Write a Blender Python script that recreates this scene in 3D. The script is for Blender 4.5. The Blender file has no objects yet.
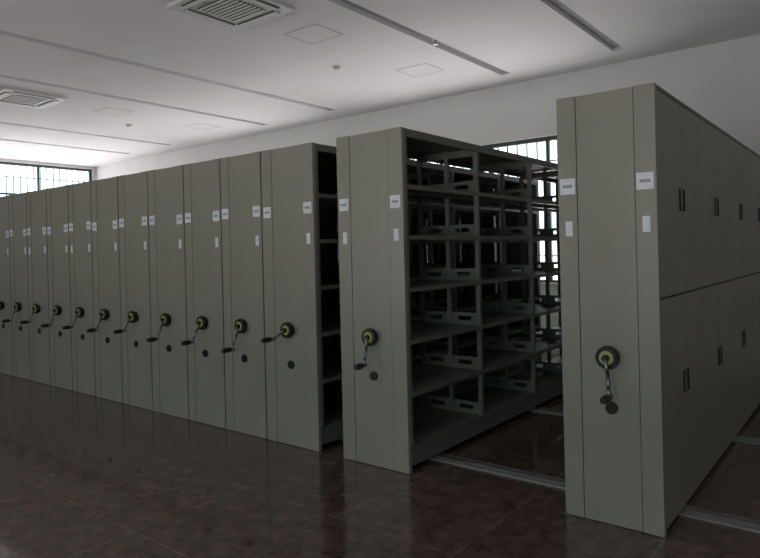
import bpy, math, random
from mathutils import Vector, Matrix
random.seed(4)
scene = bpy.context.scene
scene.view_settings.view_transform = 'Standard'
scene.view_settings.look = 'None'
scene.view_settings.exposure = 0.0

# ---------------------------------------------------------------- materials
def mat(name, col, rough=0.5, metal=0.0, noise=0.0, nscale=8.0, bump=0.0, rvar=0.0, spec=0.5):
    m = bpy.data.materials.new(name); m.use_nodes = True
    nt = m.node_tree; b = nt.nodes['Principled BSDF']
    b.inputs['Base Color'].default_value = (*col, 1)
    b.inputs['Roughness'].default_value = rough
    b.inputs['Metallic'].default_value = metal
    b.inputs['Specular IOR Level'].default_value = spec
    if noise or bump or rvar:
        tc = nt.nodes.new('ShaderNodeTexCoord')
        n = nt.nodes.new('ShaderNodeTexNoise'); n.inputs['Scale'].default_value = nscale
        n.inputs['Detail'].default_value = 6
        nt.links.new(tc.outputs['Object'], n.inputs['Vector'])
        if noise:
            r = nt.nodes.new('ShaderNodeMapRange')
            r.inputs['From Min'].default_value = .25; r.inputs['From Max'].default_value = .75
            r.inputs['To Min'].default_value = 1-noise; r.inputs['To Max'].default_value = 1+noise
            nt.links.new(n.outputs['Fac'], r.inputs['Value'])
            mx = nt.nodes.new('ShaderNodeVectorMath'); mx.operation = 'SCALE'
            mx.inputs[0].default_value = col
            nt.links.new(r.outputs[0], mx.inputs['Scale'])
            nt.links.new(mx.outputs[0], b.inputs['Base Color'])
        if rvar:
            r = nt.nodes.new('ShaderNodeMapRange')
            r.inputs['From Min'].default_value = .3; r.inputs['From Max'].default_value = .7
            r.inputs['To Min'].default_value = max(rough-rvar, .02); r.inputs['To Max'].default_value = rough+rvar
            nt.links.new(n.outputs['Fac'], r.inputs['Value'])
            nt.links.new(r.outputs[0], b.inputs['Roughness'])
        if bump:
            bp = nt.nodes.new('ShaderNodeBump'); bp.inputs['Strength'].default_value = bump
            bp.inputs['Distance'].default_value = .01
            nt.links.new(n.outputs['Fac'], bp.inputs['Height'])
            nt.links.new(bp.outputs[0], b.inputs['Normal'])
    return m

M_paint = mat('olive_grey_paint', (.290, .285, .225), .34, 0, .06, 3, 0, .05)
M_paint2 = mat('olive_grey_paint_shelf_shaded', (.165, .168, .142), .45, 0, .05, 5)  # darker than the panels: interior shade put into the paint colour
M_seam = mat('dark_seam', (.03, .033, .027), .7, 0, .05)
M_black = mat('black_plastic', (.010, .010, .010), .32, 0, .05)
M_yellow = mat('yellow_green_insert', (.40, .43, .12), .45, 0, .05)
M_steel = mat('dull_steel', (.30, .30, .30), .35, 1, .05)
M_label = mat('white_label', (.80, .83, .86), .5, 0, .04, 30)
M_ink = mat('label_ink', (.36, .38, .42), .6, 0, .05)
M_wall = mat('white_wall_plaster', (.68, .68, .67), .85, 0, .03, 2, .05)
M_ceil = mat('white_ceiling_paint', (.76, .74, .76), .8, 0, .03, 1.2)
M_slot = mat('ceiling_slot_grey', (.34, .34, .36), .8, 0, .04)
M_hatch = mat('hatch_trim', (.5, .5, .51), .8, 0, .04)
M_ac = mat('ac_plastic', (.62, .62, .6), .5, 0, .03)
M_acd = mat('ac_grille', (.10, .12, .11), .6, 0, .05)
M_frame = mat('window_frame_paint', (.04, .075, .065), .5, 0, .05)
M_rail = mat('rail_concrete', (.27, .27, .245), .55, 0, .15, 12)
M_railst = mat('rail_steel', (.3, .3, .3), .35, .9, .1, 20)

def floor_mat():
    m = bpy.data.materials.new('polished_brown_tile'); m.use_nodes = True
    nt = m.node_tree; b = nt.nodes['Principled BSDF']; L = nt.links
    tc = nt.nodes.new('ShaderNodeTexCoord')
    br = nt.nodes.new('ShaderNodeTexBrick'); br.offset = 0; br.squash = 1
    br.inputs['Scale'].default_value = 1
    br.inputs['Brick Width'].default_value = .8; br.inputs['Row Height'].default_value = .8
    br.inputs['Mortar Size'].default_value = .005; br.inputs['Mortar Smooth'].default_value = .2
    br.inputs['Color1'].default_value = (1, 1, 1, 1); br.inputs['Color2'].default_value = (.85, .85, .85, 1)
    br.inputs['Mortar'].default_value = (1.6, 1.6, 1.6, 1)
    L.new(tc.outputs['Object'], br.inputs['Vector'])
    n = nt.nodes.new('ShaderNodeTexNoise'); n.inputs['Scale'].default_value = 9; n.inputs['Detail'].default_value = 12
    n.inputs['Roughness'].default_value = .75
    L.new(tc.outputs['Object'], n.inputs['Vector'])
    cr = nt.nodes.new('ShaderNodeValToRGB')
    cr.color_ramp.elements[0].position = .36; cr.color_ramp.elements[0].color = (.068, .043, .033, 1)
    cr.color_ramp.elements[1].position = .68; cr.color_ramp.elements[1].color = (.21, .145, .115, 1)
    L.new(n.outputs['Fac'], cr.inputs['Fac'])
    mx = nt.nodes.new('ShaderNodeMix'); mx.data_type = 'RGBA'; mx.blend_type = 'MULTIPLY'
    mx.inputs[0].default_value = 1
    L.new(cr.outputs['Color'], mx.inputs[6]); L.new(br.outputs['Color'], mx.inputs[7])
    L.new(mx.outputs[2], b.inputs['Base Color'])
    n2 = nt.nodes.new('ShaderNodeTexNoise'); n2.inputs['Scale'].default_value = 5; n2.inputs['Detail'].default_value = 10
    n2.inputs['Roughness'].default_value = .65
    L.new(tc.outputs['Object'], n2.inputs['Vector'])
    r = nt.nodes.new('ShaderNodeMapRange'); r.inputs['From Min'].default_value = .35; r.inputs['From Max'].default_value = .7
    r.inputs['To Min'].default_value = .03; r.inputs['To Max'].default_value = .17
    L.new(n2.outputs['Fac'], r.inputs['Value']); L.new(r.outputs[0], b.inputs['Roughness'])
    b.inputs['Specular IOR Level'].default_value = 1.0
    bp = nt.nodes.new('ShaderNodeBump'); bp.inputs['Strength'].default_value = .15; bp.inputs['Distance'].default_value = .004
    L.new(n2.outputs['Fac'], bp.inputs['Height']); L.new(bp.outputs[0], b.inputs['Normal'])
    return m
M_floor = floor_mat()

# ---------------------------------------------------------------- mesh builder
class MB:
    def __init__(s): s.v = []; s.f = []; s.m = []; s.mats = []; s.sm = []
    def mi(s, m):
        if m not in s.mats: s.mats.append(m)
        return s.mats.index(m)
    def box(s, x0, x1, y0, y1, z0, z1, m):
        i = len(s.v); k = s.mi(m)
        s.v += [(x0,y0,z0),(x1,y0,z0),(x1,y1,z0),(x0,y1,z0),(x0,y0,z1),(x1,y0,z1),(x1,y1,z1),(x0,y1,z1)]
        for q in ((0,3,2,1),(4,5,6,7),(0,1,5,4),(1,2,6,5),(2,3,7,6),(3,0,4,7)):
            s.f.append(tuple(i+a for a in q)); s.m.append(k); s.sm.append(False)
    def cyl(s, p0, p1, r0, r1, m, n=20, caps=True):
        p0 = Vector(p0); p1 = Vector(p1); d = (p1-p0).normalized()
        a = d.orthogonal().normalized(); b = d.cross(a); i = len(s.v); k = s.mi(m)
        for p, r in ((p0, r0), (p1, r1)):
            for j in range(n):
                t = 2*math.pi*j/n
                s.v.append(tuple(p + a*math.cos(t)*r + b*math.sin(t)*r))
        for j in range(n):
            s.f.append((i+j, i+(j+1)%n, i+n+(j+1)%n, i+n+j)); s.m.append(k); s.sm.append(True)
        if caps:
            s.f.append(tuple(i+j for j in reversed(range(n)))); s.m.append(k); s.sm.append(False)
            s.f.append(tuple(i+n+j for j in range(n))); s.m.append(k); s.sm.append(False)
    def obj(s, name, parent=None, loc=(0,0,0), bevel=0):
        me = bpy.data.meshes.new(name); me.from_pydata(s.v, [], s.f)
        for m in s.mats: me.materials.append(m)
        me.polygons.foreach_set('material_index', s.m)
        me.polygons.foreach_set('use_smooth', s.sm)
        me.update()
        o = bpy.data.objects.new(name, me); scene.collection.objects.link(o)
        o.location = loc
        if parent: o.parent = parent
        if bevel:
            bm = o.modifiers.new('bevel', 'BEVEL'); bm.width = bevel; bm.segments = 2
            bm.limit_method = 'ANGLE'; bm.angle_limit = math.radians(50)
        return o

def empty(name, loc):
    o = bpy.data.objects.new(name, None); o.location = loc; o.empty_display_size = .3
    scene.collection.objects.link(o); return o

# ---------------------------------------------------------------- room shell
XL, XR, YF, YB, HC = -15.75, 4.5, -7.0, 5.2, 4.0
T = .2
b = MB(); b.box(XL-T, XR+T, YF-T, YB+T, -.15, 0, M_floor); b.obj('floor')

def wall(name, axis, pos, sgn, a0, a1, holes):
    """axis 'y': wall in xz plane at y=pos, thickness outward sgn"""
    b = MB()
    def bx(u0, u1, z0, z1):
        if u1-u0 < 1e-4 or z1-z0 < 1e-4: return
        p0, p1 = sorted((pos, pos+sgn*T))
        if axis == 'y': b.box(u0, u1, p0, p1, z0, z1, M_wall)
        else: b.box(p0, p1, u0, u1, z0, z1, M_wall)
    u = a0
    for (h0, h1, z0, z1) in sorted(holes):
        bx(u, h0, 0, HC); bx(h0, h1, 0, z0); bx(h0, h1, z1, HC); u = h1
    bx(u, a1, 0, HC)
    return b.obj(name)
back_holes = [(-14.9,-11.6,1.0,3.15), (-10.5,-7.0,1.0,3.15), (-5.65,-1.95,1.0,3.15)]
left_holes = [(-.4,5.1,1.0,3.93)]
front_light_holes = [(-7.5,-4.3,.4,3.2), (-1.7,2.2,.4,3.2)]  # unseen openings added behind the camera to light cabinet fronts and floor
wall('wall_back', 'y', YB, 1, XL-T, XR+T, back_holes)
wall('wall_front', 'y', YF, -1, XL-T, XR+T, front_light_holes)
wall('wall_left', 'x', XL, -1, YF, YB, left_holes)
wall('wall_right', 'x', XR, 1, YF, YB, [])

# windows: frame, mullions, security bars
wn = [0]
def window(axis, pos, sgn, u0, u1, z0, z1, bay=.95, trans=.62):
    wn[0] += 1
    b = MB()
    def bx(a0, a1, c0, c1, d0, d1, m=M_frame):
        p0, p1 = sorted((pos+sgn*d0, pos+sgn*d1))
        if axis == 'y': b.box(a0, a1, p0, p1, c0, c1, m)
        else: b.box(p0, p1, a0, a1, c0, c1, m)
    f = .06
    bx(u0, u1, z0, z0+f, .06, .13); bx(u0, u1, z1-f, z1, .06, .13)
    bx(u0, u0+f, z0+f, z1-f, .06, .13); bx(u1-f, u1, z0+f, z1-f, .06, .13)
    n = max(2, round((u1-u0)/bay)); zt = z1-trans
    bx(u0+f, u1-f, zt, zt+.05, .07, .12)
    for i in range(1, n):
        c = u0+(u1-u0)*i/n
        bx(c-.025, c+.025, z0+f, zt, .07, .12); bx(c-.025, c+.025, zt+.05, z1-f, .07, .12)
    # security bars
    k = int((u1-u0)/.16)
    for i in range(1, k):
        c = u0+(u1-u0)*i/k
        bx(c-.009, c+.009, z0+.005, z1-.005, .15, .168)
    for zz in (z0+.4, z0+1.1, z1-.35):
        bx(u0, u1, zz, zz+.02, .168, .178)
    # sill
    bx(u0-.0, u1+.0, z0, z0+.02, -.03, .058, M_wall)
    b.obj('window_%d' % wn[0])
    # daylight portal in the opening
    ld = bpy.data.lights.new('window_portal', 'AREA'); ld.shape = 'RECTANGLE'
    ld.size = u1-u0; ld.size_y = z1-z0; ld.cycles.is_portal = True
    lo = bpy.data.objects.new('window_portal_light', ld); scene.collection.objects.link(lo)
    cu, cz = (u0+u1)/2, (z0+z1)/2
    lo.location = (cu, pos+sgn*.19, cz) if axis == 'y' else (pos+sgn*.19, cu, cz)
    d = Vector((0, -sgn, 0)) if axis == 'y' else Vector((-sgn, 0, 0))
    lo.rotation_euler = d.to_track_quat('-Z', 'Z').to_euler()
for h in back_holes: window('y', YB, 1, *h)
for h in left_holes: window('x', XL, -1, *h, bay=1.25, trans=.8)
for h in front_light_holes: window('y', YF, -1, *h)  # added windows, out of view, for front light

# ceiling with recessed slots
slots = [-13.1, -11.4, -8.25, -6.5, -3.2, -1.63, 1.6, 3.2]
sw = .07; ys0, ys1 = YF+.6, 4.65
b = MB(); x = XL-T
for c in slots:
    b.box(x, c-sw, YF-T, YB+T, HC, HC+.12, M_ceil)
    b.box(c-sw, c+sw, YF-T, ys0, HC, HC+.12, M_ceil)
    b.box(c-sw, c+sw, ys1, YB+T, HC, HC+.12, M_ceil)
    b.box(c-sw, c+sw, ys0, ys1, HC+.05, HC+.12, M_slot)
    x = c+sw
b.box(x, XR+T, YF-T, YB+T, HC, HC+.12, M_ceil)
b.obj('ceiling')

# access hatches (trim frames, flush panel)
def hatch(x, y, sx=.5, sy=.45):
    b = MB(); g = .013
    for (a0,a1,c0,c1) in ((-sx/2,sx/2,-sy/2,-sy/2+g),(-sx/2,sx/2,sy/2-g,sy/2),(-sx/2,-sx/2+g,-sy/2+g,sy/2-g),(sx/2-g,sx/2,-sy/2+g,sy/2-g)):
        b.box(a0,a1,c0,c1,-.004,0,M_hatch)
    b.box(-sx/2+g, sx/2-g, -sy/2+g, sy/2-g, -.002, 0, M_ceil)
    b.obj('ceiling_access_hatch', loc=(x, y, HC))
hatch(-4.05, 1.65); hatch(-3.98, 3.65); hatch(-9.2, 2.1); hatch(-9.2, 3.9)

def ac(x, y, s=.88):
    b = MB(); h = s/2
    b.box(-h, h, -h, h, -.035, 0, M_ac)
    # intake grille with louvres
    g = s*.27
    b.box(-g, g, -g, g, -.04, -.035, M_acd)
    for i in range(9):
        yy = -g + (i+.5)*2*g/9
        b.box(-g, g, yy-.010, yy+.010, -.05, -.04, M_ac)
    for sx, sy in ((1,0),(-1,0),(0,1),(0,-1)):
        c = s*.385; w = s*.33; t = s*.055
        if sx: b.box(sx*c-t, sx*c+t, -w, w, -.039, -.035, M_acd); b.box(sx*c-t*.5, sx*c+t*.5, -w, w, -.05, -.039, M_ac)
        else: b.box(-w, w, sy*c-t, sy*c+t, -.039, -.035, M_acd); b.box(-w, w, sy*c-t*.5, sy*c+t*.5, -.05, -.039, M_ac)
    b.obj('ceiling_air_conditioner', loc=(x, y, HC), bevel=.004)
ac(-4.07, .52); ac(-9.23, .70)

def sprinkler(x, y, z):
    b = MB()
    b.cyl((0,0,0),(0,0,-.012),.045,.04,M_ac); b.cyl((0,0,-.012),(0,0,-.06),.012,.012,M_steel,12)
    b.cyl((0,0,-.06),(0,0,-.066),.03,.03,M_steel,16)
    b.obj('ceiling_sprinkler', loc=(x, y, z))
sprinkler(-3.2, 2.85, HC+.05); sprinkler(-1.63, 1.9, HC+.05)
def smoke(x, y):
    b = MB(); b.cyl((0,0,0),(0,0,-.02),.055,.055,M_ac,24); b.cyl((0,0,-.02),(0,0,-.045),.045,.03,M_ac,24)
    b.obj('smoke_detector', loc=(x, y, HC))
smoke(-4.7, 2.75); smoke(-10, 2.85)

# ---------------------------------------------------------------- floor rails
def rail(y):
    b = MB()
    b.box(-14.5, 3.2, -.07, .07, 0, .012, M_rail)
    b.box(-14.5, 3.2, -.012, .012, .012, .022, M_railst)
    b.obj('floor_rail', loc=(0, y, 0))
RAILS = (.42, 2.1, 3.7)
for y in RAILS: rail(y)

# ---------------------------------------------------------------- shelving units
H = 2.392; BAY = 1.0; NB = 4; Y0 = .035
SH = [.18, .55, .915, 1.28, 1.645, 2.0]
def plate_with_slot(b, x0, x1, y, z0, z1, m, t=.004):
    # vertical bracket plate facing y with one oblong slot
    cx0, cx1 = x0+(x1-x0)*.25, x0+(x1-x0)*.78; c0, c1 = z0+(z1-z0)*.35, z0+(z1-z0)*.72
    b.box(x0, cx0, y, y+t, z0, z1, m); b.box(cx1, x1, y, y+t, z0, z1, m)
    b.box(cx0, cx1, y, y+t, z0, c0, m); b.box(cx0, cx1, y, y+t, c1, z1, m)

def unit(x0, x1, doors=False, arm=(0, -.22), grip=.09, tags=3):
    w = x1-x0
    e = empty('mobile_shelving_unit', (x0, 0, 0))
    # --- end panel
    s = .205*w
    b = MB()
    b.box(.004, w-.004, .012, .033, .008, H-.003, M_seam)
    b.box(0, s-.0015, 0, .034, .004, H, M_paint)
    b.box(s+.0015, w-s-.0015, .003, .034, .004, H-.002, M_paint)
    b.box(w-s+.0015, w, 0, .034, .004, H, M_paint)
    b.obj('end_panel', e, bevel=.002)
    # --- labels
    b = MB()
    for cx, on in ((s*.52, 1), (w-s*.52, 1)):
        j = random.uniform(-.012, .012)
        b.box(cx-.044, cx+.044, -.004, 0, 1.845+j, 1.935+j, M_label)
        b.box(cx-.028, cx+.028, -.0052, -.004, 1.882+j, 1.899+j, M_ink)
    if tags & 1: b.box(s*.55-.02, s*.55+.02, -.003, 0, 1.60, 1.685, M_label)
    if tags & 2: b.box(w-s*.5-.02, w-s*.5+.02, -.003, 0, 1.61, 1.695, M_label)
    b.obj('labels', e)
    # --- crank handle
    b = MB(); cx, cz = w/2, .93; yf = .003
    b.cyl((cx,yf,cz),(cx,yf-.03,cz),.05,.05,M_black,28)
    b.cyl((cx,yf-.03,cz),(cx,yf-.05,cz),.064,.060,M_black,28)
    b.cyl((cx,yf-.05,cz),(cx,yf-.053,cz),.040,.038,M_yellow,28)
    b.cyl((cx,yf-.053,cz),(cx,yf-.075,cz),.020,.018,M_black,20)
    ax, az = arm; L = math.hypot(ax, az)
    ya = yf-.066
    p = [Vector((cx,ya,cz)), Vector((cx+ax*.45,ya-.004,cz+az*.45)), Vector((cx+ax*.8,ya-.028,cz+az*.8)), Vector((cx+ax,ya-.03,cz+az))]
    for i in range(3): b.cyl(p[i], p[i+1], .010, .010, M_steel, 12)
    b.cyl(p[3]+Vector((0,.012,0)), p[3]+Vector((0,-.015,0)), .016,.016,M_steel,14)
    g = p[3]+Vector((0,-.015,0))
    b.cyl(g, g+Vector((0,-grip*.45,0)), .016,.024,M_black,16)
    b.cyl(g+Vector((0,-grip*.45,0)), g+Vector((0,-grip,0)), .024,.018,M_black,16)
    # lock knob
    b.cyl((cx+.008,yf,.65),(cx+.008,yf-.014,.65),.034,.032,M_black,22)
    b.cyl((cx+.008,yf-.014,.65),(cx+.008,yf-.022,.65),.010,.010,M_black,12)
    b.obj('crank_handle', e)
    # --- carriage with wheels
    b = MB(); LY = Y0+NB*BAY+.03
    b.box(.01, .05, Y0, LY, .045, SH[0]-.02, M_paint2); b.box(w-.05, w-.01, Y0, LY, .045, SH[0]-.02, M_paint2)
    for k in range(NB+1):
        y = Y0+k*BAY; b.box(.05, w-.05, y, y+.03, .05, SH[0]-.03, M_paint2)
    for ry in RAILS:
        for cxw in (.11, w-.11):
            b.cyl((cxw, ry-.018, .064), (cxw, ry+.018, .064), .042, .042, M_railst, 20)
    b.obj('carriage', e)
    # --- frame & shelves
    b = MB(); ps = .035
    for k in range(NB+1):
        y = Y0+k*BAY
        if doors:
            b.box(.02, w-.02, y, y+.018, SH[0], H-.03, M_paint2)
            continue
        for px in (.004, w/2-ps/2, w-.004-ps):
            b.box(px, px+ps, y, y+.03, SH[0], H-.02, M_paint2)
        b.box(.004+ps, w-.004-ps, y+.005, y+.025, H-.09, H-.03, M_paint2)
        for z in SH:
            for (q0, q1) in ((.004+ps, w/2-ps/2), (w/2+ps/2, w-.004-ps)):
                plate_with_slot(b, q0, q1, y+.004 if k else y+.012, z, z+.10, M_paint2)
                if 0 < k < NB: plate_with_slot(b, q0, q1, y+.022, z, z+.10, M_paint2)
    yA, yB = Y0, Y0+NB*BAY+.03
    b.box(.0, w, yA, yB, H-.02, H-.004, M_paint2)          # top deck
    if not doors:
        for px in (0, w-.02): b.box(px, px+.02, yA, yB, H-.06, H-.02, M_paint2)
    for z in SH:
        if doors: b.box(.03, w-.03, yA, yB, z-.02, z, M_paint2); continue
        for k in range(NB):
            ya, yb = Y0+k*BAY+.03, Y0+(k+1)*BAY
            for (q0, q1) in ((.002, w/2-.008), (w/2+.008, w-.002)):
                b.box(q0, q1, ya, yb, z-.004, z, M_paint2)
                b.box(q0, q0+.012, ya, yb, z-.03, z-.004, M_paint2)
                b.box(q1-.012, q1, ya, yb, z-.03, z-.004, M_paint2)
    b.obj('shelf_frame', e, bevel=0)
    # --- rear end panel
    b = MB(); b.box(0, w, yB, yB+.02, .03, H, M_paint); b.obj('rear_panel', e)
    if doors:
        b = MB(); hb = MB()
        zs = ((.135, 1.247), (1.257, H-.03))
        for side in (0, 1):
            xa, xb = (w-.022, w-.001) if side else (.001, .022)
            core = (w-.028, w-.022) if side else (.022, .028)
            b.box(core[0], core[1], yA, yB, .05, H-.02, M_seam)
            b.box(xa, xb, yA, yB, .03, .13, M_paint); b.box(xa, xb, yA, yB, H-.026, H-.02, M_paint)
            for k in range(NB*2):
                y = Y0+k*.5
                for (z0, z1) in zs:
                    b.box(xa, xb, y+.002, y+.498, z0, z1, M_paint)
                    ph = y+.455 if k % 2 == 0 else y+.045
                    zc = 1.80 if z0 > 1 else .74
                    xo = (w-.001, w+.006) if side else (-.005, .001)
                    hb.box(xo[0], xo[1], ph-.016, ph+.016, zc-.065, zc+.065, M_black)
                    xi = (w+.006, w+.010) if side else (-.009, -.005)
                    hb.box(xi[0], xi[1], ph-.008, ph+.008, zc-.04, zc+.02, M_steel)
        b.obj('doors', e, bevel=.002); hb.obj('door_handles', e, bevel=.002)
    return e

unit(-.538, 0.0, doors=True, arm=(.03, -.20))
unit(-2.252, -1.65, arm=(0, -.19), grip=.08)
edges = [-2.50, -3.106, -3.645, -4.194, -4.797, -5.36, -5.925, -6.455, -7.01, -7.564, -8.09]
while len(edges) < 16: edges.append(edges[-1]-.55)
arms = [(-.10,-.07), (-.03,-.19), (-.06,-.17), (-.04,-.18), (-.06,-.14), (-.04,-.16), (-.04,-.16), (-.03,-.17), (-.04,-.16), (-.04,-.17)]
for i in range(len(edges)-1):
    r, l = edges[i], edges[i+1]
    unit(l+.012, r-.004, arm=arms[i % len(arms)], tags=random.choice((2, 2, 3)))

# ---------------------------------------------------------------- world: bright hazy sky, ground half brightened to light the ceiling
w = bpy.data.worlds.new('hazy_daylight'); scene.world = w; w.use_nodes = True
nt = w.node_tree; bg = nt.nodes['Background']
tc = nt.nodes.new('ShaderNodeTexCoord'); sp = nt.nodes.new('ShaderNodeSeparateXYZ')
nt.links.new(tc.outputs['Generated'], sp.inputs[0])
cr = nt.nodes.new('ShaderNodeValToRGB')
mr = nt.nodes.new('ShaderNodeMapRange'); mr.inputs['From Min'].default_value = -.08; mr.inputs['From Max'].default_value = .06
nt.links.new(sp.outputs['Z'], mr.inputs['Value']); nt.links.new(mr.outputs[0], cr.inputs['Fac'])
cr.color_ramp.elements[0].color = (.82, .79, .79, 1)      # added ground glow, throws light up at the ceiling
cr.color_ramp.elements[1].color = (.31, .38, .40, 1)      # sky
h = cr.color_ramp.elements.new(.80); h.color = (.13, .165, .17, 1)   # distant trees at the horizon
nt.links.new(cr.outputs['Color'], bg.inputs['Color']); bg.inputs['Strength'].default_value = 7.3

# ---------------------------------------------------------------- camera (from vanishing points; lens shifted down slightly)
Xc = Vector((797, 18.6, 632)).normalized(); Yc = Vector((502, 12, -632))
Yc = (Yc - Xc*Yc.dot(Xc)).normalized(); Zc = Xc.cross(Yc)
R = Matrix((Xc, Yc, Zc))  # rows: world axes in camera space -> camera-to-world
cam = bpy.data.cameras.new('camera'); co = bpy.data.objects.new('camera', cam); scene.collection.objects.link(co)
co.matrix_world = Matrix.Translation((.915, -3.5, 1.543)) @ R.to_4x4()
cam.sensor_fit = 'HORIZONTAL'; cam.sensor_width = 36; cam.lens = 36*632/760
cam.shift_y = -28/760
scene.camera = co
